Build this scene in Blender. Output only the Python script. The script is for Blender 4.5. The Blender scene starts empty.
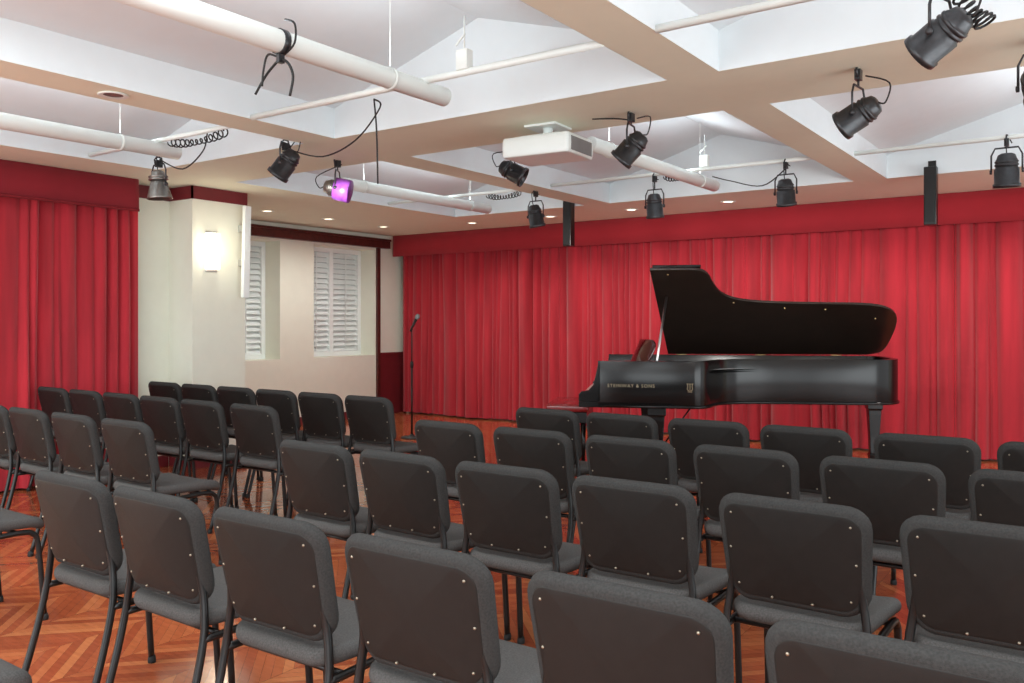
import bpy, bmesh, math, random
from mathutils import Vector, Matrix
random.seed(7)
S = bpy.context.scene
C = S.collection
PI = math.pi
try:
    S.view_settings.view_transform = 'Standard'
    S.view_settings.look = 'None'
except Exception: pass

# ------------------------------------------------------------ materials
def mat(name, col, rough=.5, metal=0., noise=.08, scale=8., bump=0., bscale=200., coat=0., emit=None, estr=0., spec=.5, sheen=0., stretch=None):
    m = bpy.data.materials.new(name); m.use_nodes = True
    nt = m.node_tree; b = nt.nodes['Principled BSDF']
    tc = nt.nodes.new('ShaderNodeTexCoord')
    nz = nt.nodes.new('ShaderNodeTexNoise'); nz.inputs['Scale'].default_value = scale; nz.inputs['Detail'].default_value = 4
    if stretch:
        mp = nt.nodes.new('ShaderNodeMapping'); mp.inputs['Scale'].default_value = stretch
        nt.links.new(tc.outputs['Object'], mp.inputs[0]); nt.links.new(mp.outputs[0], nz.inputs['Vector'])
    else: nt.links.new(tc.outputs['Object'], nz.inputs['Vector'])
    rp = nt.nodes.new('ShaderNodeValToRGB')
    c0 = [max(0, c*(1-noise)) for c in col]; c1 = [min(1, c*(1+noise)) for c in col]
    rp.color_ramp.elements[0].position = .3; rp.color_ramp.elements[1].position = .7
    rp.color_ramp.elements[0].color = (*c0, 1); rp.color_ramp.elements[1].color = (*c1, 1)
    nt.links.new(nz.outputs['Fac'], rp.inputs['Fac']); nt.links.new(rp.outputs['Color'], b.inputs['Base Color'])
    b.inputs['Roughness'].default_value = rough; b.inputs['Metallic'].default_value = metal
    b.inputs['Specular IOR Level'].default_value = spec
    b.inputs['Coat Weight'].default_value = coat; b.inputs['Coat Roughness'].default_value = .08
    b.inputs['Sheen Weight'].default_value = sheen
    if bump > 0:
        n2 = nt.nodes.new('ShaderNodeTexNoise'); n2.inputs['Scale'].default_value = bscale
        nt.links.new(tc.outputs['Object'], n2.inputs['Vector'])
        bp = nt.nodes.new('ShaderNodeBump'); bp.inputs['Strength'].default_value = bump; bp.inputs['Distance'].default_value = .002
        nt.links.new(n2.outputs['Fac'], bp.inputs['Height']); nt.links.new(bp.outputs['Normal'], b.inputs['Normal'])
    if emit:
        b.inputs['Emission Color'].default_value = (*emit, 1); b.inputs['Emission Strength'].default_value = estr
    return m

def floor_mat():
    m = bpy.data.materials.new('cherry_chevron_floor'); m.use_nodes = True
    nt = m.node_tree; b = nt.nodes['Principled BSDF']; N = nt.nodes.new; L = nt.links.new
    tc = N('ShaderNodeTexCoord'); sp = N('ShaderNodeSeparateXYZ'); L(tc.outputs['Object'], sp.inputs[0])
    W = .32
    pp = N('ShaderNodeMath'); pp.operation = 'PINGPONG'; pp.inputs[1].default_value = W; L(sp.outputs['X'], pp.inputs[0])
    sb = N('ShaderNodeMath'); sb.operation = 'SUBTRACT'; L(sp.outputs['Y'], sb.inputs[0]); L(pp.outputs[0], sb.inputs[1])
    cb = N('ShaderNodeCombineXYZ'); L(sp.outputs['X'], cb.inputs[0]); L(sb.outputs[0], cb.inputs[1])
    br = N('ShaderNodeTexBrick'); br.offset = 0; br.squash = 1
    br.inputs['Scale'].default_value = 1; br.inputs['Brick Width'].default_value = W; br.inputs['Row Height'].default_value = .055
    br.inputs['Mortar Size'].default_value = .0006; br.inputs['Color1'].default_value = (0,0,0,1); br.inputs['Color2'].default_value = (1,1,1,1)
    br.inputs['Mortar'].default_value = (0,0,0,1)
    L(cb.outputs[0], br.inputs['Vector'])
    rp = N('ShaderNodeValToRGB'); e = rp.color_ramp.elements
    e[0].position = 0; e[0].color = (.29,.064,.026,1); e[1].position = 1; e[1].color = (.49,.165,.062,1)
    for p, c in ((.25,(.34,.08,.032,1)),(.55,(.39,.105,.040,1)),(.8,(.44,.13,.049,1))):
        k = e.new(p); k.color = c
    L(br.outputs['Color'], rp.inputs['Fac'])
    nz = N('ShaderNodeTexNoise'); nz.inputs['Scale'].default_value = 9; nz.inputs['Detail'].default_value = 6
    mp = N('ShaderNodeMapping'); mp.inputs['Scale'].default_value = (1,6,1); mp.inputs['Rotation'].default_value = (0,0,PI/4)
    L(tc.outputs['Object'], mp.inputs[0]); L(mp.outputs[0], nz.inputs['Vector'])
    mx = N('ShaderNodeMixRGB'); mx.blend_type = 'OVERLAY'; mx.inputs[0].default_value = .3
    L(rp.outputs[0], mx.inputs[1]); L(nz.outputs['Fac'], mx.inputs[2])
    br2 = N('ShaderNodeMixRGB'); br2.blend_type = 'MIX'; L(br.outputs['Fac'], br2.inputs[0]); L(mx.outputs[0], br2.inputs[1]); br2.inputs[2].default_value = (.12,.03,.014,1)
    L(br2.outputs[0], b.inputs['Base Color'])
    b.inputs['Roughness'].default_value = .12; b.inputs['Specular IOR Level'].default_value = .65
    return m

M = dict(
 floor=floor_mat(),
 cream=mat('cream_wall_paint', (.82,.82,.70), .7, noise=.015, bump=.1),
 beam=mat('warm_beam_paint', (.86,.88,.72), .7, noise=.012),
 white=mat('white_ceiling_paint', (.76,.82,.84), .75, noise=.012),
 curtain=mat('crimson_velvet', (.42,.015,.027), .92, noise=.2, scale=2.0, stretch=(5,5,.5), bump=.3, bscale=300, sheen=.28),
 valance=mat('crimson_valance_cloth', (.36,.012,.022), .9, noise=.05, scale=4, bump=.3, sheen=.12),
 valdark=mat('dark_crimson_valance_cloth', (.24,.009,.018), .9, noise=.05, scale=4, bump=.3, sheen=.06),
 hem=mat('dark_hem_cloth', (.20,.006,.012), .9, noise=.1),
 maroon=mat('maroon_paint', (.15,.010,.015), .5),
 darkwood=mat('dark_mahogany_trim', (.08,.014,.012), .35, noise=.3, scale=20),
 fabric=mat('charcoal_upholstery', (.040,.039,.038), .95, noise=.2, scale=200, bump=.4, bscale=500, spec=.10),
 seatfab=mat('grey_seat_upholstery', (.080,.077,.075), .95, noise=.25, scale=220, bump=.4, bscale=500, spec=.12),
 shell=mat('black_plastic_shell', (.014,.0125,.0115), .5, noise=.1, scale=30, bump=.15, bscale=900, spec=.26),
 frame=mat('black_steel_frame', (.008,.008,.008), .3, noise=.1, spec=.4),
 rivet=mat('brass_rivet', (.36,.32,.25), .4, metal=1, noise=.05),
 rubber=mat('black_rubber', (.012,.012,.012), .8),
 piano=mat('ebony_lacquer', (.006,.005,.005), .2, noise=.1, spec=.35),
 pianoin=mat('ebony_lid_underside', (.022,.014,.011), .28, noise=.15),
 gold=mat('bronze_plate', (.030,.018,.010), .6, noise=.1),
 brass=mat('polished_brass', (.60,.44,.20), .35, metal=1, noise=.05),
 letter=mat('dull_gold_leaf', (.34,.28,.18), .6, metal=.2, noise=.05),
 spruce=mat('spruce_soundboard', (.08,.04,.02), .6, noise=.15, scale=20),
 ivory=mat('ivory_keys', (.8,.78,.7), .25, noise=.02),
 steel=mat('brushed_steel', (.6,.6,.6), .3, metal=1, noise=.05),
 benchrefl=mat('black_leather_red_reflection', (.26,.018,.02), .2, noise=.2, scale=40, coat=.5),  # black cushion; its red reflection is put into the colour
 pipe=mat('white_enamel_pipe', (.80,.84,.80), .35, noise=.015),
 lampblk=mat('black_lamp_enamel', (.045,.045,.048), .33, metal=.55, noise=.2, scale=40),
 lampsil=mat('silver_lamp', (.28,.27,.25), .35, metal=.9, noise=.1),
 gel=mat('purple_gel_sheet', (.20,.05,.30), .35, noise=.5, scale=18),
 lens=mat('frosted_lamp_glass', (.18,.18,.17), .12, noise=.1, scale=60),
 cable=mat('black_cable', (.012,.012,.012), .6),
 projw=mat('off_white_plastic', (.82,.88,.86), .4, noise=.015),
 grey=mat('grey_plastic', (.22,.22,.22), .5),
 shut=mat('white_shutter_paint', (.88,.92,.90), .5, noise=.01),
 pane=mat('dim_window_glass', (.25,.26,.27), .2, noise=.1, emit=(1,.98,.92), estr=.1),
 sconce=mat('glowing_sconce_glass', (.9,.88,.8), .4, emit=(1,.92,.74), estr=2.8),
 glow=mat('downlight_glow', (1,.9,.7), .4, emit=(1,.88,.66), estr=5),
)

# ------------------------------------------------------------ mesh helpers
def new(): return bmesh.new()
def box(bm, x0,x1,y0,y1,z0,z1, mi=0, mtx=None):
    vs = [Vector(p) for p in ((x0,y0,z0),(x1,y0,z0),(x1,y1,z0),(x0,y1,z0),(x0,y0,z1),(x1,y0,z1),(x1,y1,z1),(x0,y1,z1))]
    if mtx: vs = [mtx @ v for v in vs]
    v = [bm.verts.new(p) for p in vs]
    for f in ((3,2,1,0),(4,5,6,7),(0,1,5,4),(1,2,6,5),(2,3,7,6),(3,0,4,7)):
        bm.faces.new([v[i] for i in f]).material_index = mi
def tube(bm, pts, r, seg=10, mi=0, caps=True):
    pts = [Vector(p) for p in pts]; n = len(pts)
    rs = r if isinstance(r, (list,tuple)) else [r]*n
    T = []
    for i in range(n):
        a = pts[max(0,i-1)]; b = pts[min(n-1,i+1)]
        T.append((b-a).normalized())
    up = Vector((0,0,1)) if abs(T[0].z) < .9 else Vector((1,0,0))
    u = T[0].cross(up).normalized(); rings = []
    for i in range(n):
        u = (u - T[i]*u.dot(T[i])).normalized(); w = T[i].cross(u)
        rings.append([bm.verts.new(pts[i] + (u*math.cos(2*PI*k/seg) + w*math.sin(2*PI*k/seg))*rs[i]) for k in range(seg)])
    for i in range(n-1):
        for k in range(seg):
            f = bm.faces.new((rings[i][k], rings[i][(k+1)%seg], rings[i+1][(k+1)%seg], rings[i+1][k])); f.smooth = True; f.material_index = mi
    if caps:
        bm.faces.new(rings[0][::-1]).material_index = mi; bm.faces.new(rings[-1]).material_index = mi
def lathe(bm, prof, mtx=None, seg=24, mi=0):
    mtx = mtx or Matrix(); rings = []
    for r, z in prof:
        if r < 1e-5: rings.append([bm.verts.new(mtx @ Vector((0,0,z)))])
        else: rings.append([bm.verts.new(mtx @ Vector((r*math.cos(2*PI*k/seg), r*math.sin(2*PI*k/seg), z))) for k in range(seg)])
    for a, b in zip(rings, rings[1:]):
        for k in range(seg):
            q = [a[k%len(a)], a[(k+1)%len(a)], b[(k+1)%len(b)], b[k%len(b)]]
            q2 = []
            for v in q:
                if v not in q2: q2.append(v)
            if len(q2) > 2:
                f = bm.faces.new(q2); f.smooth = True; f.material_index = mi
def smooth_path(pts, sub=6, closed=False):
    P = [Vector(p) for p in pts]; out = []; n = len(P)
    for i in range(n if closed else n-1):
        if closed: p0,p1,p2,p3 = P[i-1],P[i],P[(i+1)%n],P[(i+2)%n]
        else: p0,p1,p2,p3 = P[max(0,i-1)],P[i],P[i+1],P[min(n-1,i+2)]
        for k in range(sub):
            t = k/sub
            out.append(.5*((2*p1)+(p2-p0)*t+(2*p0-5*p1+4*p2-p3)*t*t+(3*p1-p0-3*p2+p3)*t**3))
    if not closed: out.append(P[-1])
    return out
def prism(bm, poly, z0, z1, mtx=None, mi=0):
    mtx = mtx or Matrix()
    a = [bm.verts.new(mtx @ Vector((p[0],p[1],z0))) for p in poly]; b = [bm.verts.new(mtx @ Vector((p[0],p[1],z1))) for p in poly]
    n = len(poly)
    bm.faces.new(a[::-1]).material_index = mi; bm.faces.new(b).material_index = mi
    for i in range(n): bm.faces.new((a[i],a[(i+1)%n],b[(i+1)%n],b[i])).material_index = mi
def rrect(w, h, r, k=6):
    o = []
    for cx, cy, a0 in ((w/2-r,h/2-r,0),(-w/2+r,h/2-r,90),(-w/2+r,-h/2+r,180),(w/2-r,-h/2+r,270)):
        for i in range(k+1):
            a = math.radians(a0+90*i/k); o.append((cx+r*math.cos(a), cy+r*math.sin(a)))
    return o
def pad(bm, w, h, r, th, e, fn, puff=0.0, mi=0):
    """rounded cushion; fn maps (x, y, n) to a point"""
    def ring(ins, z):
        rr = max(r-ins, .004); return [(x,y,z) for x,y in rrect(w-2*ins, h-2*ins, rr)]
    R = []
    base = ring(e, 0)
    for s in (.25,.5,.75,.92): R.append([(x*s,y*s,-th/2-puff*(1-s*s)) for x,y,_ in base])
    for a in (-90,-60,-30,0,30,60,90):
        a = math.radians(a); R.append(ring(e*(1-math.cos(a)), math.sin(a)*th/2))
    for s in (.92,.75,.5,.25): R.append([(x*s,y*s,th/2+abs(puff)*(1-s*s)) for x,y,_ in base])
    vs = [[bm.verts.new(fn(*p)) for p in q] for q in R]
    n = len(vs[0])
    c0 = bm.verts.new(fn(0,0,-th/2-puff)); c1 = bm.verts.new(fn(0,0,th/2+abs(puff)))
    for k in range(n):
        f = bm.faces.new((c0, vs[0][(k+1)%n], vs[0][k])); f.smooth = True; f.material_index = mi
        f = bm.faces.new((c1, vs[-1][k], vs[-1][(k+1)%n])); f.smooth = True; f.material_index = mi
    for a, b in zip(vs, vs[1:]):
        for k in range(n):
            f = bm.faces.new((a[k],a[(k+1)%n],b[(k+1)%n],b[k])); f.smooth = True; f.material_index = mi
def obj(name, bm, mats, parent=None, bevel=0, recalc=True):
    if recalc: bmesh.ops.recalc_face_normals(bm, faces=bm.faces)
    me = bpy.data.meshes.new(name); bm.to_mesh(me); bm.free()
    for m in (mats if isinstance(mats, (list,tuple)) else [mats]): me.materials.append(m)
    o = bpy.data.objects.new(name, me); C.objects.link(o)
    if parent: o.parent = parent
    if bevel:
        b = o.modifiers.new('bevel','BEVEL'); b.width = bevel; b.segments = 2; b.limit_method = 'ANGLE'; b.angle_limit = math.radians(40)
    return o
def thing(name, label, cat, loc=(0,0,0), rz=0, group=None):
    o = bpy.data.objects.new(name, None); C.objects.link(o); o.empty_display_size = .1
    o.location = loc; o.rotation_euler = (0,0,rz); o['label'] = label; o['category'] = cat
    if group: o['group'] = group
    return o
def tag(o, label, cat, group=None):
    o['label'] = label; o['category'] = cat
    if group: o['group'] = group
    return o
def struct(o): o['kind'] = 'structure'; return o
def dup(root, loc, rz, label, group=None):
    r = root.copy(); C.objects.link(r); r.location = loc; r.rotation_euler = (0,0,rz); r['label'] = label
    if group: r['group'] = group
    for ch in list(root.children):
        c = ch.copy(); C.objects.link(c); c.parent = r
        for g in list(ch.children):
            d = g.copy(); C.objects.link(d); d.parent = c
    return r

# ------------------------------------------------------------ room shell
CZ = 2.55
bm = new(); box(bm, -9.1, 3.6, -3, 9.6, -.1, 0); struct(obj('floor', bm, M['floor']))
bm = new(); box(bm, -9.1, 3.6, 9.42, 9.6, 0, 3.1); struct(obj('wall_back', bm, M['cream']))
bm = new()
box(bm, -9.1,-7.1,-3,5.21,0,CZ+.02)
box(bm, -7.1,-6.75,4.64,5.21,0,CZ+.02)
YA = ((5.95,7.085),(7.64,8.77))
zs, zt = .85, 2.33
box(bm, -9.1,-8.5,5.21,5.95,0,CZ+.02)
box(bm, -9.1,-8.5,5.95,9.42,0,zs); box(bm, -9.1,-8.5,5.95,9.42,zt,CZ+.02)
box(bm, -9.1,-8.5,7.085,7.64,zs,zt); box(bm, -9.1,-8.5,8.77,9.42,zs,zt)
struct(obj('wall_left', bm, M['cream']))
bm = new(); box(bm, -8.5,-8.485,8.86,9.4,.0,.84); box(bm,-8.5,-8.475,8.86,9.4,.84,.88); struct(obj('trim_1', bm, M['maroon']))
bm = new(); box(bm, -8.5,-8.46,8.79,8.84,0,2.38); struct(obj('trim_2', bm, M['darkwood']))
bm = new(); box(bm, -8.5,-8.42,5.22,9.0,2.36,2.46); box(bm,-8.5,-8.40,5.22,9.0,2.46,2.49); struct(obj('trim_3', bm, M['darkwood']))
bm = new(); box(bm, -7.1,-7.085,4.2,4.625,2.43,2.545); box(bm,-6.75,-6.735,4.625,5.225,2.43,2.545); box(bm,-7.1,-6.735,4.625,4.64,2.43,2.545); struct(obj('trim_4', bm, M['maroon']))
bm = new(); box(bm, -7.1,-7.085,-3,4.62,0,.1); box(bm,-6.75,-6.735,4.62,5.22,0,.1); box(bm,-7.085,-6.735,4.625,4.64,0,.1); box(bm,-8.5,-8.485,5.22,8.79,0,.1)
struct(obj('baseboard_left', bm, M['maroon']))
for wi, (ya, yb) in enumerate(YA):
    w = bpy.data.objects.new('window_%d' % (wi+1), None); C.objects.link(w); w.location = (-8.82,(ya+yb)/2,zs); w['kind'] = 'structure'
    hw = (yb-ya)/2; H = zt-zs
    bm = new()
    for a,b,c,d in ((-hw,hw,0,.06),(-hw,hw,H-.06,H),(-hw,-hw+.06,.06,H-.06),(hw-.06,hw,.06,H-.06),(-.035,.035,.06,H-.06)): box(bm, -.02,.045,a,b,c,d)
    obj('window_frame', bm, M['shut'], w, .004)
    bm = new()
    for s0,s1 in ((-hw+.06,-.035),(.035,hw-.06)):
        n = 19; z0 = .06; z1 = H-.06
        for k in range(n):
            zc = z0+(z1-z0)*(k+.5)/n
            mt = Matrix.Translation((0.0,(s0+s1)/2,zc)) @ Matrix.Rotation(math.radians(50),4,'Y')
            box(bm, -.042,.042,-(s1-s0)/2,(s1-s0)/2,-.004,.004, mtx=mt)
        box(bm, .038,.046,(s0+s1)/2-.006,(s0+s1)/2+.006,.08,H-.08)
    obj('shutter_louvers', bm, M['shut'], w)
    bm = new(); box(bm, -.06,-.05,-hw,hw,0,H); obj('pane', bm, M['pane'], w)
# ceiling with coffers
bm = new()
XC = ((-6.3,-4.55),(-4.25,-1.84),(-1.57,1.1),(1.4,3.4)); YC = ((-2.8,-.1),(.6,4.0),(4.76,7.83))
TH = .2
xs = [-9.1]+[v for p in XC for v in p]+[3.6]; ys = [-3]+[v for p in YC for v in p]+[9.6]
def beambox(x0,x1,y0,y1): box(bm, x0,x1,y0,y1,CZ,CZ+TH)
for i in range(0,len(xs),2): beambox(xs[i],xs[i+1],-3,9.6)
for j in range(0,len(ys),2):
    for (x0,x1) in XC: beambox(x0,x1,ys[j],ys[j+1])
def q(*p, mi=1):
    f = bm.faces.new([bm.verts.new(v) for v in p]); f.material_index = mi
for (x0,x1) in XC:
    for (y0,y1) in YC:
        xm = (x0+x1)/2; z0 = CZ+TH; z1 = z0+(x1-x0)*.15
        q((x0,y0,z0),(x0,y1,z0),(xm,y1,z1),(xm,y0,z1)); q((x1,y0,z0),(xm,y0,z1),(xm,y1,z1),(x1,y1,z0))
        q((x0,y0,z0),(xm,y0,z1),(x1,y0,z0)); q((x0,y1,z0),(x1,y1,z0),(xm,y1,z1))
        e = .002
        q((x0+e,y0,CZ),(x0+e,y1,CZ),(x0+e,y1,z0),(x0+e,y0,z0)); q((x1-e,y0,CZ),(x1-e,y1,CZ),(x1-e,y1,z0),(x1-e,y0,z0))
        q((x0,y0+e,CZ),(x1,y0+e,CZ),(x1,y0+e,z0),(x0,y0+e,z0)); q((x0,y1-e,CZ),(x1,y1-e,CZ),(x1,y1-e,z0),(x0,y1-e,z0))
struct(obj('ceiling', bm, [M['beam'], M['white']], recalc=False))

# ------------------------------------------------------------ curtains
def curtain(name, p0, p1, nrm, z0, z1, pitch, amp, seed, m):
    rnd = random.Random(seed); p0 = Vector(p0); p1 = Vector(p1); L = (p1-p0).length; d = (p1-p0)/L; nrm = Vector(nrm)
    xs_ = [0]; a_ = []
    while xs_[-1] < L:
        wv = rnd.choice((.5,.7,.9,1.1,1.5,2.2))
        xs_.append(xs_[-1]+pitch*wv); a_.append(amp*rnd.uniform(.3,1.0)*(.7+.35*wv))
    sc = L/xs_[-1]; xs_ = [v*sc for v in xs_]
    n = int(L/.011); rows = 18
    ph = [rnd.uniform(0,6) for _ in a_]
    bm = new(); g = []
    for j in range(rows+1):
        v = j/rows; z = z0+(z1-z0)*v; row = []
        for i in range(n+1):
            s = L*i/n; k = 0
            while k < len(a_)-1 and xs_[k+1] < s: k += 1
            t = (s-xs_[k])/(xs_[k+1]-xs_[k])
            t = min(1,max(0,t))
            w = math.sin(PI*t)**1.05 + .12*math.sin(3*PI*t)
            am = a_[k]*(1.0-.25*v)*(1+.35*math.sin(ph[k]+3.6*v))
            en = min(1, s/.06, (L-s)/.06)
            off = am*w + .018*math.sin(s*4.1+1.5*v+seed) + .008*math.sin(s*23+seed*2+2*v)
            off = off*en + (1-en)*.035
            sh = .035*(1-v)*math.sin(s*4.3+seed+v*2.5)*math.sin(PI*min(1,s/L))
            row.append(bm.verts.new((p0.x+d.x*(s+sh)+nrm.x*off, p0.y+d.y*(s+sh)+nrm.y*off, z)))
        g.append(row)
    for j in range(rows):
        for i in range(n):
            f = bm.faces.new((g[j][i],g[j][i+1],g[j+1][i+1],g[j+1][i])); f.smooth = True
    return obj(name, bm, m)
cps = [(-8.4,-5.741,'far left panel of crimson pleated curtain, beside the corner and microphone stand'),
       (-5.739,-3.321,'crimson pleated curtain panel behind the piano keyboard end'),
       (-3.319,-1.241,'crimson pleated curtain panel behind the raised piano lid and tail'),
       (-1.239,.6,'crimson pleated curtain panel at right, beyond the piano tail'),
       ]
for i,(a,b,l) in enumerate(cps):
    o = curtain('curtain', (a,9.28,0), (b,9.28,0), (0,-1,0), .02, 2.5, .115, .10, 3+i, M['curtain'])
    tag(o, l, 'curtain', 'crimson curtains along the back wall')
o = curtain('curtain', (-7.02,4.26,0), (-7.02,1.6,0), (1,0,0), .02, 2.5, .095, .085, 21, M['curtain'])
tag(o, 'crimson pleated curtain hanging on the left wall beside the cream pillar', 'curtain')
def valance(p0, p1, nrm, label, th, mt_):
    p0=Vector(p0); p1=Vector(p1); L=(p1-p0).length; d=(p1-p0)/L; nrm=Vector(nrm)
    root = thing('valance', label, 'valance', tuple(p0))
    def strip(z0,z1,off,nm,m):
        bm = new(); n = int(L/.04); R = []
        for z in (z0,(z0+z1)/2,z1):
            R.append([bm.verts.new(d*(L*i/n)+nrm*(off+.002*math.sin(i*.9+z*9)+.002*math.sin(i*.37))+Vector((0,0,z-p0.z))) for i in range(n+1)])
        for a,b in zip(R,R[1:]):
            for i in range(n): bm.faces.new((a[i],a[i+1],b[i+1],b[i])).smooth = True
        o = obj(nm, bm, m, root); s = o.modifiers.new('thick','SOLIDIFY'); s.thickness = .01
    strip(CZ-th, CZ-.003, 0, 'pelmet_cloth', mt_)
    strip(CZ-th, CZ-th+.02, .008, 'hem', M['hem'])
    return root
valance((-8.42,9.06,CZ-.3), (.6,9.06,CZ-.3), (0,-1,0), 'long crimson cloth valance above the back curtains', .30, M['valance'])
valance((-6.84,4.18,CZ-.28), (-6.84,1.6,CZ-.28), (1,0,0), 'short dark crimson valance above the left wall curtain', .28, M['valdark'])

# ------------------------------------------------------------ chairs
def make_chair():
    t = thing('stacking_chair', '', 'chair')
    lean = math.radians(12)
    c = Vector((0,-.205,.652))
    def fb(x,y,n):
        bend = .032*(x/.215)**2
        x = x*(1+.04*y/.17)
        return c + Vector((x, 0, 0)) + Vector((0,-math.sin(lean)*y, math.cos(lean)*y)) + Vector((0,math.cos(lean),math.sin(lean)))*(n+bend)
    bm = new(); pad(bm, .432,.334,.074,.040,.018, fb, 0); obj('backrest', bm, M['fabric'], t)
    bm = new(); pad(bm, .388,.290,.054,.008,.0035, lambda x,y,n: fb(x,y,n-.0175)); sh = obj('back_shell', bm, M['shell'], t)
    for x,y in ((-.166,.112),(.166,.112),(-.166,-.112),(.166,-.112),(-.06,-.132),(.06,-.132),(-.180,0),(.180,0)):
        bm = new(); p = fb(x,y,-.0222)
        lathe(bm, [(0,.0025),(.0028,.002),(.0038,0),(.0038,-.004)], Matrix.Translation(p) @ Matrix.Rotation(PI/2+lean,4,'X'), 8); obj('rivet', bm, M['rivet'], sh)
    def fs(x,y,n):
        yy = y+.03; drop = -.03*max(0,(yy-.10)/.13)**2
        return Vector((x*(1+.06*yy/.2), yy, .445+n+drop+.01*(x/.2)**2))
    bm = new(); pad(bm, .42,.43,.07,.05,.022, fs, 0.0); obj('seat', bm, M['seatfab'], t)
    for s in (-1,1):
        up = [(s*.180,-.182,.62),(s*.190,-.170,.54),(s*.200,-.172,.47),(s*.206,-.180,.40),(s*.208,-.215,.25),(s*.212,-.285,.012)]
        bm = new(); tube(bm, smooth_path(up,4), .012, 8); lg = obj('leg', bm, M['frame'], t)
        bm = new(); lathe(bm, [(0,0),(.015,0),(.016,.012),(.013,.028),(0,.028)], Matrix.Translation((s*.212,-.287,0)), 10); obj('glide', bm, M['rubber'], lg)
        fr = [(s*.206,-.178,.405),(s*.206,0,.405),(s*.206,.13,.405),(s*.207,.178,.39),(s*.208,.20,.33),(s*.210,.225,.012)]
        bm = new(); tube(bm, smooth_path(fr,4), .012, 8); lg = obj('leg', bm, M['frame'], t)
        bm = new(); lathe(bm, [(0,0),(.015,0),(.016,.012),(.013,.028),(0,.028)], Matrix.Translation((s*.210,.226,0)), 10); obj('glide', bm, M['rubber'], lg)
    bm = new(); tube(bm, [(-.206,-.12,.405),(.206,-.12,.405)], .009, 8); obj('crossbar', bm, M['frame'], t)
    bm = new(); tube(bm, [(-.206,.12,.403),(.206,.12,.403)], .009, 8); obj('crossbar', bm, M['frame'], t)
    return t
chair0 = make_chair(); first = [True]
ORD = ['first','second','third','fourth','fifth','sixth','seventh']
rnd = random.Random(5)
def put_chair(x, ytop, label, group):
    rz = math.radians(rnd.uniform(-1,1)); loc = (x, ytop+.24, 0)
    if first[0]:
        first[0] = False; chair0.location = loc; chair0.rotation_euler.z = rz; chair0['label'] = label; chair0['group'] = group
    else: dup(chair0, loc, rz, label, group)
rows = [('front row',4.18,[-4.155,-4.635,-5.11,-5.585,-6.055,-6.525],[-2.705,-2.22,-1.72,-1.22,-.685,-.18]),
        ('second row',3.35,[-4.31,-4.83,-5.30,-5.77,-6.24,-6.71],[-2.775,-2.265,-1.745,-1.22,-.705,-.19]),
        ('third row',2.45,[-4.19,-4.71,-5.21,-5.70],[-2.76,-2.275,-1.78,-1.275,-.755,-.25]),
        ('fourth row',1.46,[-4.10],[-2.85,-2.36,-1.85,-1.33,-.79,-.285])]
for nm,Y,lf,rt in rows:
    for i,x in enumerate(lf): put_chair(x, Y, 'black chair with charcoal pad, %s left of the aisle in the %s' % (ORD[i], nm), 'chairs left of the aisle')
    for i,x in enumerate(rt): put_chair(x, Y, 'black chair with charcoal pad, %s right of the aisle in the %s' % (ORD[i], nm), 'chairs right of the aisle')
put_chair(-2.42, .60, 'black chair whose seat corner shows at the bottom left, behind the fourth row', 'chairs right of the aisle')

# ------------------------------------------------------------ grand piano
PHI = math.radians(25)
P = thing('grand_piano', 'black concert grand piano with raised lid standing before the crimson curtain', 'piano', (-3.60,6.14,0), PHI)
K = .985
near = [(.93,0),(1.0,.025),(1.055,.10),(1.10,.23),(1.17,.37),(1.29,.47),(1.5,.525),(1.8,.55),(2.08,.56),(2.34,.57),(2.52,.60),(2.64,.67),(2.715,.79),(2.745,.97),(2.75,1.18),(2.74,1.36),(2.70,1.455),(2.60,1.495)]
curve = [(p.x*K,p.y) for p in smooth_path([(a,b,0) for a,b in near], 4)]
def offs(pl, d):
    out = []; n = len(pl)
    for i in range(n):
        a = Vector(pl[max(0,i-1)]); b = Vector(pl[min(n-1,i+1)]); tt = (b-a).normalized(); nn = Vector((-tt.y, tt.x)); p = Vector(pl[i])+nn*d; out.append((p.x,p.y))
    return out
zb, ztp = .615, 1.0
outer = [(.14,0)]+curve+[(.14,1.495)]; inner = offs(outer, .055)
bm = new(); n = len(outer)
A=[bm.verts.new((*p,zb)) for p in outer]; B=[bm.verts.new((*p,ztp)) for p in outer]; Ci=[bm.verts.new((*p,ztp)) for p in inner]; D=[bm.verts.new((*p,zb)) for p in inner]
for i in range(n-1):
    for u,v in ((A,B),(B,Ci),(Ci,D),(D,A)):
        f = bm.faces.new((u[i],u[i+1],v[i+1],v[i])); f.smooth = (u is A or u is Ci)
for i in (0,n-1): bm.faces.new((A[i],B[i],Ci[i],D[i]))
case = obj('case', bm, M['piano'], P, .004)
bm = new(); tube(bm, [(p[0],p[1]-.0,zb+.012) for p in offs([(.16,0)]+curve, -.004)], .012, 6); obj('rim_moulding', bm, M['piano'], case)
bm = new(); prism(bm, [(.75,.055)]+[p for p in inner[1:-1]]+[(.75,1.44)], .80,.81); obj('soundboard', bm, M['spruce'], P)
bm = new(); prism(bm, offs([(.60,.06)]+[p for p in inner[2:-2]]+[(.60,1.43)], .04), .90,.915); pl = obj('iron_plate', bm, M['gold'], P)
bm = new()
for k in range(60):
    y = .15+1.2*k/59; x1 = 1.0+.0+1.5*(k/59)
    tube(bm, [(.72,y,.925),(min(2.45,x1),y,.925)], .0010, 4)
obj('strings', bm, M['grey'], pl)
bm = new(); box(bm, -.02,.75,.0,1.495,.615,.665); obj('keybed', bm, M['piano'], P, .006)
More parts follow.
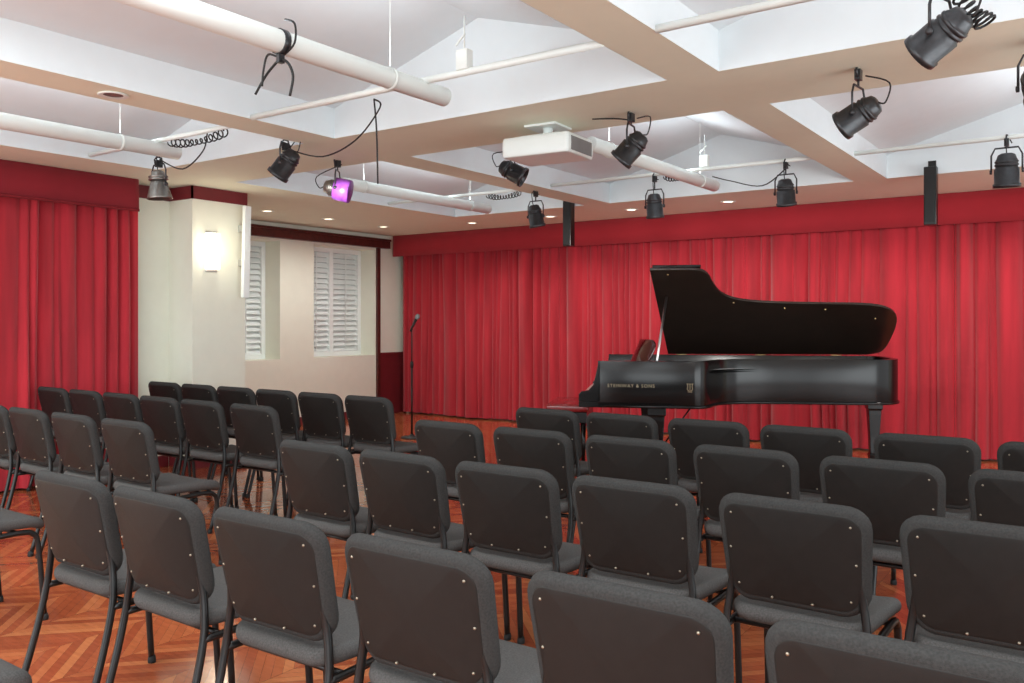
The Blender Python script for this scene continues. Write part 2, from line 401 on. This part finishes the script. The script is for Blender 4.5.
for y0,y1 in ((0,.055),(1.44,1.495)):
    bm = new()
    prof = [(-.02,.665),(-.02,.72),(0,.745),(.06,.755),(.10,.80),(.125,.90),(.145,1.0),(.16,1.0),(.16,.665)]
    a=[bm.verts.new((x,y0,z)) for x,z in prof]; b=[bm.verts.new((x,y1,z)) for x,z in prof]
    bm.faces.new(a); bm.faces.new(b[::-1])
    for i in range(len(prof)): bm.faces.new((a[i],a[(i+1)%len(prof)],b[(i+1)%len(prof)],b[i]))
    obj('arm', bm, M['piano'], P, .004)
bm = new(); 
for k in range(52):
    y = 1.36-1.22*k/52; box(bm, .0,.15,y-.0228,y-.0005,.70,.722)
kb = obj('keyboard', bm, M['ivory'], P)
bm = new()
for k in range(51):
    if k % 7 in (2,6): continue
    y = 1.36-1.22*(k+1)/52; box(bm, .055,.15,y-.006,y+.006,.722,.734)
obj('black_keys', bm, M['piano'], kb)
bm = new(); box(bm, .155,.18,.06,1.44,.70,.93); obj('fallboard', bm, M['piano'], P, .006)
bm = new(); box(bm, .18,.60,.055,1.44,.90,.925); obj('pin_block_cover', bm, M['piano'], P, .004)
# music desk: a gently bowed upright panel with rounded top corners
bm = new()
mt = Matrix.Translation((.42,.55,.965)) @ Matrix.Rotation(math.radians(20),4,'Z') @ Matrix.Rotation(math.radians(24),4,'Y')
pad(bm, .46,.23,.075,.018,.006, lambda x,y,n: mt @ Vector((-n+.9*x*x, x, y+.115)))
mdm = mat('desk_lacquer_red_reflection', (.05,.004,.004), .12, noise=.1, spec=.6, coat=.5)  # red reflection on the black desk painted as base colour
md = obj('music_desk', bm, mdm, P)
bm = new(); box(bm, .32,.58,.28,.88,.925,.965); obj('desk_slide', bm, M['piano'], md, .003)
al = math.radians(30)
Lm = Matrix.Translation((0,1.495,1.004)) @ Matrix.Rotation(-al,4,'X') @ Matrix.Translation((0,-1.495,0))
lidpoly = [(.56,-.015)]+[(p[0]+.012,p[1]-.012) for p in curve]+[(.72,1.50)]
bm = new(); prism(bm, lidpoly, 0,.022, Lm); lid = obj('lid', bm, M['pianoin'], P, .003)
bm = new(); prism(bm, [(.58,-.01),(.98,-.01),(.98,1.48),(.74,1.48)], .030,.052, Lm); obj('folded_front_flap', bm, M['piano'], lid, .003)
for lx in (.85,1.6,2.3):
    bm = new(); tube(bm, [(lx-.05,1.503,1.002),(lx+.05,1.503,1.002)], .007, 8); obj('hinge', bm, M['brass'], lid)
for lx,w in ((.72,.06),(1.30,.52),(1.75,.62),(2.1,.64),(2.55,.80)):
    bm = new(); lathe(bm, [(0,-.008),(.007,-.006),(.008,0)], Lm @ Matrix.Translation((lx*K,w,0)), 10); obj('bumper', bm, M['brass'], lid)
pt = Lm @ Vector((.70,.42,0))
bm = new(); tube(bm, [(.62,.03,1.0),tuple(pt)], .011, 8); obj('lid_prop', bm, M['steel'], P)
def pleg(x,y,k=1):
    bm = new()
    prof = [(.052,.065),(.055,.10),(.062,.14),(.050,.16),(.056,.30),(.072,.50),(.074,.54),(.088,.55),(.088,.615)]
    R = []
    for r,z in prof:
        r *= k
        R.append([bm.verts.new((x+a*r,y+b*r,z)) for a,b in ((-1,-1),(1,-1),(1,1),(-1,1))])
    for a,b in zip(R,R[1:]):
        for i in range(4): bm.faces.new((a[i],a[(i+1)%4],b[(i+1)%4],b[i]))
    bm.faces.new(R[0][::-1]); bm.faces.new(R[-1])
    l = obj('leg', bm, M['piano'], P, .004)
    bm = new()
    lathe(bm, [(0,-.014),(.030,-.014),(.033,-.008),(.033,.008),(.030,.014),(0,.014)], Matrix.Translation((x+.02,y,.033)) @ Matrix.Rotation(PI/2,4,'X'), 18)
    box(bm, x-.02,x+.04,y-.022,y-.018,.03,.068); box(bm, x-.02,x+.04,y+.018,y+.022,.03,.068)
    obj('caster', bm, M['brass'], l)
for x,y,k in ((.62,.15,.85),(.52,1.35,.85),(2.52,.98,.72)): pleg(x,y,k)
bm = new()
for s in (-1,1):
    tube(bm, smooth_path([(.56,.75+s*.07,.615),(.56,.75+s*.09,.45),(.56,.75+s*.06,.25),(.56,.75+s*.08,.16)],4), .016, 8)
box(bm, .50,.66,.62,.88,.10,.16)
tube(bm, [(.62,.75,.14),(.95,.75,.60)], .008, 6)
ly = obj('pedal_lyre', bm, M['piano'], P)
for s in (-1,0,1):
    bm = new(); box(bm, .38,.52,.735+s*.06,.765+s*.06,.085,.097); obj('pedal', bm, M['brass'], ly, .004)
cu = bpy.data.curves.new('txt','FONT'); cu.body = 'STEINWAY & SONS'; cu.size = .038; cu.extrude = .0008; cu.space_character = 1.22; cu.align_x = 'CENTER'
to = bpy.data.objects.new('txt', cu); C.objects.link(to); bpy.context.view_layer.update()
me = bpy.data.meshes.new_from_object(to.evaluated_get(bpy.context.evaluated_depsgraph_get())); bpy.data.objects.remove(to)
me.materials.clear(); me.materials.append(M['letter'])
lt = bpy.data.objects.new('lettering', me); C.objects.link(lt); lt.parent = case; lt.location = (.41,-.0015,.785); lt.rotation_euler = (PI/2,0,0); lt['label'] = 'gold maker lettering on the case side'
bm = new()
EX = .885
for s in (-1,1): tube(bm, smooth_path([(EX+s*.004,-.002,.762),(EX+s*.022,-.002,.775),(EX+s*.017,-.002,.80),(EX+s*.025,-.002,.822)],4), .003, 5)
for k in (-1,0,1): tube(bm, [(EX+k*.007,-.002,.766),(EX+k*.007,-.002,.815)], .0014, 4)
tube(bm, [(EX-.023,-.002,.818),(EX+.023,-.002,.818)], .0022, 5); tube(bm, [(EX-.018,-.002,.754),(EX+.018,-.002,.754)], .0035, 5)
e = obj('lyre_emblem', bm, M['letter'], case); e['label'] = 'gold lyre emblem on the case side'

# bench
bl = Matrix.Translation(P.location) @ Matrix.Rotation(PHI,4,'Z') @ Vector((-.20,1.14,0))
Bn = thing('piano_bench', 'low dark padded piano bench, red reflection put in its colour, beside the keyboard', 'bench', tuple(bl), PHI)
bm = new(); pad(bm, .40,.76,.02,.07,.018, lambda x,y,n: Vector((x,y,.525+n+.006*math.cos(x*40)*math.cos(y*30))), .004); obj('cushion', bm, M['benchrefl'], Bn)
bm = new(); box(bm, -.18,.18,-.37,.37,.39,.488); obj('apron', bm, M['piano'], Bn, .004)
for sx in (-1,1):
    for sy in (-1,1):
        bm = new(); tube(bm, [(sx*.145,sy*.34,.40),(sx*.145,sy*.34,0)], [.026,.017], 8); obj('leg', bm, M['piano'], Bn)
for s in (-1,1):
    bm = new(); lathe(bm, [(0,0),(.022,0),(.022,.03),(0,.03)], Matrix.Translation((0,s*.37,.44)) @ Matrix.Rotation(-s*PI/2,4,'X'), 12); obj('height_knob', bm, M['piano'], Bn)

# mic stand
Ms = thing('microphone_stand', 'thin black microphone stand by the left end of the curtain', 'microphone stand', (-6.50,7.30,0))
bm = new(); lathe(bm, [(0,0),(.125,0),(.128,.008),(.12,.018),(.03,.026),(.016,.05),(0,.05)], None, 28); obj('base', bm, M['frame'], Ms)
bm = new(); tube(bm, [(0,0,.03),(0,0,.85)], .011, 8); obj('lower_pole', bm, M['frame'], Ms)
bm = new(); tube(bm, [(0,0,.84),(0,0,1.24)], .007, 8); obj('upper_pole', bm, M['frame'], Ms)
bm = new(); lathe(bm, [(0,.80),(.017,.80),(.019,.83),(.017,.87),(0,.87)], None, 12); obj('clutch', bm, M['rubber'], Ms)
bm = new(); tube(bm, [(0,0,1.23),(0,0,1.26),(.02,-.005,1.275)], .012, 8); obj('clip', bm, M['rubber'], Ms)
Mi = thing('microphone', 'black microphone tilted in the clip of the stand', 'microphone', (-6.48,7.295,1.275))
Q = Vector((.42,.2,.9)).to_track_quat('Z','Y').to_matrix().to_4x4()
bm = new(); lathe(bm, [(0,-.07),(.010,-.07),(.013,0),(.018,.09),(0,.09)], Q, 14); obj('body', bm, M['frame'], Mi)
bm = new(); lathe(bm, [(.019,.088),(.026,.105),(.026,.125),(.018,.145),(0,.150)], Q, 14); obj('grille', bm, M['grey'], Mi)

# ------------------------------------------------------------ pipes, conduits
def pipe(x, y0, y1, label, r=.05):
    t = thing('ceiling_pipe', label, 'pipe', (x,y0,2.52), group='white pipes hanging in the ceiling bays')
    L = y1-y0
    bm = new(); lathe(bm, [(0,0),(r-.006,0),(r,.006),(r,L-.006),(r-.006,L),(0,L)], Matrix.Rotation(-PI/2,4,'X'), 24); obj('tube', bm, M['pipe'], t)
    for f in (.12,.85):
        bm = new(); lathe(bm, [(r+.001,-.010),(r+.004,-.010),(r+.004,.010),(r+.001,.010)], Matrix.Translation((0,L*f,0)) @ Matrix.Rotation(-PI/2,4,'X'), 24)
        s_ = obj('strap', bm, M['pipe'], t)
        bm = new(); tube(bm, [(0,L*f,r-.005),(0,L*f,.50)], .0018, 6); obj('hanger_wire', bm, M['pipe'], s_)
pipe(-2.90,.7,3.52,'large white pipe at the upper left of the middle ceiling bay')
pipe(-5.40,.7,3.60,'white pipe at far left ending above the silver lamp')
pipe(-2.86,5.0,7.20,'white pipe running behind the projector in the far bay')
pipe(-5.42,5.2,7.30,'white pipe in the far left bay near the recess')
def conduit(pts, label, r=.016):
    bm = new(); tube(bm, pts, r, 10); o = obj('conduit', bm, M['pipe'])
    tag(o, label, 'conduit', 'thin white conduits across the bays')
conduit([(-4.25,3.33,2.56),(-1.84,3.33,2.56)], 'thin white conduit crossing the nearest middle ceiling bay', .018)
conduit([(-1.57,3.30,2.56),(1.1,3.30,2.56)], 'thin white conduit at upper right, holding the large black lamp', .018)
conduit([(-6.3,3.45,2.58),(-4.55,3.45,2.58)], 'thin white conduit in the left ceiling bay')
conduit([(-4.25,6.7,2.585),(-1.84,6.7,2.585)], 'thin white conduit in the far middle bay')
conduit([(-1.57,6.7,2.58),(1.1,6.7,2.58)], 'thin white conduit in the far right bay')
conduit([(-6.3,6.7,2.58),(-4.55,6.7,2.58)], 'thin white conduit in the far left bay')

# ------------------------------------------------------------ stage lamps
def stage_lamp(c, top, aim, label, s=1.0, body='lampblk', gel=None, flare=False):
    c = Vector(c); aim = Vector(aim).normalized()
    t = thing('stage_lamp', label, 'stage light', (c.x,c.y,top), group='stage lamps under the ceiling')
    cl = c - Vector((c.x,c.y,top))
    Q = Matrix.Translation(cl) @ aim.to_track_quat('Z','Y').to_matrix().to_4x4() @ Matrix.Scale(s,4)
    bm = new()
    if flare: pr = [(0,-.10),(.035,-.10),(.045,-.085),(.048,-.03),(.055,-.02),(.085,.09),(.088,.10),(.083,.10),(.05,-.02)]
    else: pr = [(0,-.11),(.03,-.11),(.048,-.10),(.056,-.075),(.060,-.07),(.062,-.02),(.070,-.015),(.070,.075),(.078,.077),(.078,.10),(.068,.10),(.066,.05)]
    lathe(bm, pr, Q, 24); h = obj('housing', bm, M[body], t)
    bm = new(); lathe(bm, [(0,.040),(.03,.045),(.064,.05)] if not flare else [(0,.02),(.03,.015),(.052,-.01)], Q, 24); obj('lens', bm, M['lens'], t)
    bm = new()
    lathe(bm, [(.058,-.066),(.066,-.062),(.066,-.054),(.061,-.05),(.061,-.046),(.067,-.042),(.067,-.034),(.06,-.03)], Q, 24)
    obj('cooling_fins', bm, M[body], h)
    side = aim.cross(Vector((0,0,1))).normalized() if abs(aim.z) < .97 else Vector((1,0,0))
    w = .084*s; hh = .145*s
    U = Vector((0,0,1))
    bm = new()
    path = [cl+side*w, cl+side*w+U*hh*.7, cl+side*w*.75+U*hh, cl-side*w*.75+U*hh, cl-side*w+U*hh*.7, cl-side*w]
    tube(bm, path, .006*s, 6)
    for sg in (-1,1): lathe(bm, [(0,0),(.014,0),(.014,.012),(0,.012)], Matrix.Translation(cl+side*sg*(w-.004)) @ (side*sg).to_track_quat('Z','Y').to_matrix().to_4x4() @ Matrix.Scale(s,4), 10)
    obj('yoke', bm, M['lampblk'], t)
    bm = new(); st = cl+U*hh; tube(bm, [st, Vector((0,0,-.035))], .006*s, 6)
    box(bm, -.014,.014,-.022,.022,-.05,0)
    tube(bm, [(.0,-.028,-.04),(0,-.034,0),(0,-.015,.022),(0,.02,.02),(0,.03,-.01)], .006, 6)
    obj('clamp', bm, M['lampblk'], t)
    if gel:
        bm = new(); lathe(bm, [(0,.105),(.088,.105),(.092,.10),(.090,-.02),(.0795,-.02),(.0795,.101),(0,.101)], Q, 24); g = obj('colour_gel', bm, M['gel'], t); g['label'] = 'purple gel sheet'
    bm = new(); e0 = Q @ Vector((0,0,-.11))
    tube(bm, smooth_path([e0, e0-aim*.04*s-U*.02, e0-aim*.06*s+U*.06, Vector((.03,.015,-.03))],5), .004, 6); obj('power_lead', bm, M['cable'], t)
    return t
stage_lamp((-.485,3.30,2.325),2.54,(-.75,.25,-.45),'large black lamp hanging nearest at the upper right',.92)
stage_lamp((-1.0,4.35,2.325),2.545,(-.8,.1,-.4),'black lamp under the cross beam at right, tilted downward left',.95)
stage_lamp((-.25,4.35,2.35),2.545,(.1,.9,-.5),'black lamp half cut by the right edge of the photo')
stage_lamp((-4.62,3.9,2.40),2.545,(-.45,-.2,-.6),'black lamp under the beam crossing between the two left pipes')
stage_lamp((-5.56,3.55,2.30),2.475,(.05,.05,-1),'silver flared lamp at the end of the far left pipe',1.0,'lampsil',flare=True)
stage_lamp((-4.80,4.55,2.33),2.545,(.75,.50,-.2),'silver lamp with a purple gel near the recess',.95,'lampsil',gel=True)
stage_lamp((-3.55,5.08,2.41),2.59,(.75,.35,-.45),'black lamp just left of and behind the projector',.95)
stage_lamp((-2.30,4.5,2.34),2.545,(-.6,-.1,-.6),'black lamp right of the projector, in front of the far pipe',.95)
stage_lamp((-4.42,6.7,2.31),2.545,(.1,.2,-1),'small black lamp left of the left column speaker')
stage_lamp((-3.20,6.7,2.31),2.57,(0,.15,-1),'small black lamp right of the left column speaker')
stage_lamp((-2.08,6.7,2.33),2.57,(0,.25,-1),'small black lamp above the raised piano lid')
stage_lamp((-.58,6.7,2.35),2.57,(0,.1,-1),'black lamp right of the right column speaker, pointing down',1.1)

# column speakers
for x,l in ((-4.70,'slim black column speaker hanging left of centre'),(-1.215,'slim black column speaker hanging at right')):
    t = thing('column_speaker', l, 'speaker', (x,7.76,2.12), group='black column speakers')
    bm = new(); box(bm, -.048,.048,-.045,.045,0,.48); b = obj('cabinet', bm, M['frame'], t, .006)
    bm = new(); box(bm, -.040,.040,-.052,-.045,.02,.46); obj('grille', bm, M['rubber'], t)
    bm = new(); box(bm, -.012,.012,.0,.069,.36,.40); box(bm, -.03,.03,.055,.069,.33,.54); obj('bracket', bm, M['frame'], t)

# projector
Pr = thing('projector', 'off white projector hanging from the cross beam', 'projector', (-2.89,4.52,2.335), math.radians(4))
bm = new(); pad(bm, .47,.36,.025,.120,.010, lambda x,y,n: Vector((x,y,.07+n))); obj('body', bm, M['projw'], Pr)
bm = new(); lathe(bm, [(0,.0),(.04,.0),(.046,.01),(.046,.035),(.036,.04),(.03,.03),(0,.025)], Matrix.Translation((-.232,-.06,.07)) @ Matrix.Rotation(-PI/2,4,'Y'), 20); obj('lens', bm, M['frame'], Pr)
bm = new(); box(bm, .232,.237,-.14,.14,.025,.11); obj('side_vent', bm, M['grey'], Pr, .002)
bm = new(); box(bm, -.14,.14,-.12,.12,.130,.145); tube(bm, [(0,0,.14),(0,0,.21)], .03, 12); box(bm, -.11,.11,-.11,.11,.20,.213); obj('ceiling_mount', bm, M['projw'], Pr)

# ------------------------------------------------------------ cables & boxes
def cable(pts, label, r=.005, sub=6):
    bm = new(); tube(bm, smooth_path(pts,sub), r, 6); tag(obj('cable', bm, M['cable']), label, 'cable', 'loose black cables under the ceiling')
def coil(p0, p1, label, r=.020, turns=12):
    p0 = Vector(p0); p1 = Vector(p1); d = (p1-p0); T = d.normalized(); u = T.cross(Vector((0,0,1))).normalized(); w = T.cross(u)
    pts = []
    for i in range(turns*10+1):
        a = 2*PI*i/10; f = i/(turns*10); rr = r*(1+.25*math.sin(f*9))
        pts.append(p0+d*f+Vector((0,0,-.03*math.sin(PI*f)))+(u*math.cos(a)+w*math.sin(a))*rr)
    bm = new(); tube(bm, pts, .005, 5); tag(obj('coiled_cable', bm, M['cable']), label, 'cable', 'coiled black cables on the conduits')
coil((-5.30,3.47,2.555),(-4.68,3.47,2.555),'black coiled cable on the conduit at left',.022)
coil((-5.0,6.72,2.555),(-4.60,6.72,2.555),'black coiled cable beside the far small lamp')
coil((-.45,3.36,2.53),(-.35,3.36,2.36),'black coiled cable above the large right lamp',.028,9)
coil((-3.12,6.72,2.56),(-2.93,6.72,2.56),'black coiled cable at the far pipe above a small lamp',.018,8)
cable([(-4.60,3.92,2.50),(-4.2,3.85,2.40),(-3.8,3.75,2.44),(-3.45,3.60,2.56),(-3.40,3.50,2.58)],'black cable sagging from the lamp toward the middle pipe')
cable([(-3.40,3.5,2.58),(-3.38,3.5,2.40),(-3.37,3.5,2.10)],'black cable end dangling straight down near the middle pipe')
cable([(-5.55,3.55,2.48),(-5.35,3.6,2.40),(-5.05,3.55,2.48),(-4.9,3.48,2.57)],'black cable looping from the silver lamp to the conduit')
cable([(-2.28,4.5,2.50),(-2.42,4.55,2.54),(-2.56,4.5,2.548)],'short black cable between projector and its neighbouring lamp')
cable([(-2.08,6.7,2.52),(-2.3,6.8,2.42),(-2.6,6.9,2.50),(-2.8,7.0,2.57)],'black cable from the lamp above the piano lid to the pipe')
t = thing('cable_clamp', 'empty black lamp clamp with dangling leads on the large pipe', 'lamp clamp', (-2.90,2.42,2.52))
bm = new(); lathe(bm, [(.050,-.015),(.055,-.015),(.055,.015),(.050,.015)], Matrix.Rotation(-PI/2,4,'X'), 20); box(bm,-.010,.010,-.015,.015,-.09,-.05); obj('ring', bm, M['lampblk'], t)
bm = new(); tube(bm, smooth_path([(0,0,-.07),(.05,0,-.10),(.08,.0,-.16),(.06,0,-.24)],5), .006, 6); tube(bm, smooth_path([(0,0,-.07),(-.06,.02,-.08),(-.12,.02,-.12),(-.19,.02,-.19)],5), .006, 6); tube(bm, smooth_path([(0,.02,-.05),(.09,0,-.02),(.09,0,.06),(.03,0,.09)],5), .005, 6); tube(bm, smooth_path([(0,0,-.07),(-.08,0,-.04),(-.11,.0,-.10),(-.12,0,-.17)],5), .005, 6); obj('leads', bm, M['cable'], t)
for x,y,z,l in ((-2.62,3.33,2.62,'small white junction box on the middle conduit'),(-2.75,6.7,2.65,'small white junction box on the far middle conduit')):
    t = thing('junction_box', l, 'junction box', (x,y,z), group='white junction boxes')
    bm = new(); box(bm, -.035,.035,-.025,.025,-.05,.05); obj('housing', bm, M['pipe'], t, .004)
    bm = new(); tube(bm, [(0,0,.04),(0,0,.22)], .004, 6); tube(bm, [(-.03,-.03,.07),(.03,-.03,.12)], .005, 6); obj('hanger', bm, M['pipe'], t)

# downlights
def downlight(x, y, label, on=True):
    t = thing('downlight', label, 'ceiling light', (x,y,CZ), group='recessed downlights')
    bm = new(); lathe(bm, [(.050,-.001),(.075,-.001),(.078,-.006),(.070,-.010),(.050,-.004)], None, 24); obj('ring', bm, M['pipe'], t)
    bm = new(); lathe(bm, [(0,-.002),(.052,-.002)], None, 24); obj('lamp_glass', bm, M['glow' if on else 'lens'], t)
for x,y,l in ((-7.65,6.2,'lit downlight in the recess ceiling nearest the pillar'),(-7.65,7.1,'middle lit downlight in the recess ceiling'),(-7.7,8.1,'lit downlight in the recess ceiling near the corner'),
              (-6.5,8.42,'lit downlight in the back soffit above the microphone stand'),(-5.35,8.42,'lit downlight in the back soffit just left of the left column speaker'),(-4.3,8.42,'lit downlight in the back soffit above the bench'),(-3.2,8.42,'lit downlight in the back soffit nearest the piano lid')):
    downlight(x,y,l)
downlight(-4.4,2.54,'unlit round downlight in the left lengthwise beam',False)

# sconce
t = thing('wall_sconce', 'glowing rectangular wall light on the cream pillar', 'wall light', (-6.75,4.83,1.78))
bm = new(); box(bm, 0,.015,-.06,.06,0,.37); obj('backplate', bm, M['steel'], t, .003)
bm = new()
pr = [(.015+.075*math.sin(PI*k/10), -.07*math.cos(PI*k/10)) for k in range(11)]
prism(bm, pr, .02,.35); obj('shade', bm, M['sconce'], t)
t = thing('wall_panel', 'slim white upright panel fixed at the far edge of the pillar', 'panel', (-6.68,5.15,1.55))
bm = new(); box(bm, -.02,.02,-.03,.04,0,.86, mtx=Matrix.Rotation(math.radians(2),4,'Y')); obj('board', bm, M['shut'], t, .004)
bm = new(); box(bm, -.07,-.01,-.02,.02,.30,.36); box(bm,-.07,-.01,-.02,.02,.62,.68); obj('bracket', bm, M['steel'], t)

# ------------------------------------------------------------ lights
CL = (.90,.97,1.0)
def fill_area(loc, size, sy, power, rot=(0,0,0), col=CL):
    l = bpy.data.lights.new('lamp','AREA'); l.shape = 'RECTANGLE'; l.size = size; l.size_y = sy; l.energy = power; l.color = col
    o = bpy.data.objects.new('light', l); C.objects.link(o); o.location = loc; o.rotation_euler = rot
    return o
def spot(loc, tgt, power, ang=70, blend=.8, col=(1,.97,.92), r=.05):
    l = bpy.data.lights.new('spot','SPOT'); l.energy = power; l.spot_size = math.radians(ang); l.spot_blend = blend; l.color = col; l.shadow_soft_size = r
    o = bpy.data.objects.new('spot', l); C.objects.link(o); o.location = loc
    o.rotation_euler = (Vector(tgt)-Vector(loc)).to_track_quat('-Z','Y').to_euler(); return o
up = (PI,0,0)
for x,y0,y1,pw in ((-2.90,.75,3.45,11),(-5.40,.75,3.55,10),(-2.86,5.05,7.15,10),(-5.42,5.25,7.25,9),(-.23,5.1,7.3,10),(-.23,.75,3.5,10)):  # uplights above the pipes; right bay pair added without any fixture
    fill_area((x,(y0+y1)/2,2.585), .08, y1-y0, pw, up, (.86,.95,1))
fill_area((-.3,1.0,2.7), 2.0, .7, 34)  # this and the next five: unseen overhead fills added, no fixture
fill_area((-3.0,1.3,2.72), 1.6, 1.0, 36)
fill_area((-5.4,1.3,2.72), 1.2, 1.0, 32)
fill_area((-.3,-1.4,2.72), 2.0, 2.0, 50)
fill_area((-3.0,-1.4,2.72), 2.0, 2.0, 50)
fill_area((-5.5,-1.4,2.72), 1.4, 2.0, 60)
fill_area((.8,-2.6,1.3), 4, 2.0, 100, (math.radians(103),0,math.radians(20)))  # large unseen fill lights added behind the camera and at right
fill_area((-4.8,-2.8,1.3), 3.5, 2.0, 105, (math.radians(103),0,math.radians(5)))
fill_area((3.2,3.5,1.3), 4, 2.0, 115, (math.radians(103),0,math.radians(78)))
for x in (-6.5,-5.35,-4.3,-3.2,-2.0,-.8): spot((x,8.42,2.52),(x,8.8,0), 34, 120, .9)
for y in (6.2,7.1,8.1): spot((-7.65,y,2.52),(-8.0,y,0), 32, 150, .9, (.97,.98,.95))
for x in (-4.42,-3.2,-2.08,-.6): spot((x,6.72,2.18),(x-.1,8.9,1.2), 32, 95, .9)
spot((-4.6,4.1,2.25),(-5.6,9.2,1.6), 60, 60, .9)
spot((-.8,4.5,2.2),(-2.6,8.9,1.2), 70, 60, .9)
spot((-2.3,4.6,2.2),(-3.6,8.9,1.4), 80, 50, .9)
pl_ = bpy.data.lights.new('sconce','POINT'); pl_.energy = 3; pl_.color = (1,.90,.70); pl_.shadow_soft_size = .06
po = bpy.data.objects.new('sconce_light', pl_); C.objects.link(po); po.location = (-6.56,4.83,2.0)
w = bpy.data.worlds.new('World'); S.world = w; w.use_nodes = True
w.node_tree.nodes['Background'].inputs[0].default_value = (.92,.97,1,1); w.node_tree.nodes['Background'].inputs[1].default_value = 1.5

# ------------------------------------------------------------ camera
cd = bpy.data.cameras.new('cam'); cam = bpy.data.objects.new('camera', cd); C.objects.link(cam)
cam.location = (0,0,1.33); cam.rotation_euler = (PI/2,0,math.radians(35))
cd.sensor_width = 36; cd.lens = 855/1024*36; cd.shift_y = -20.5/1024; cd.clip_start = .05
S.camera = cam
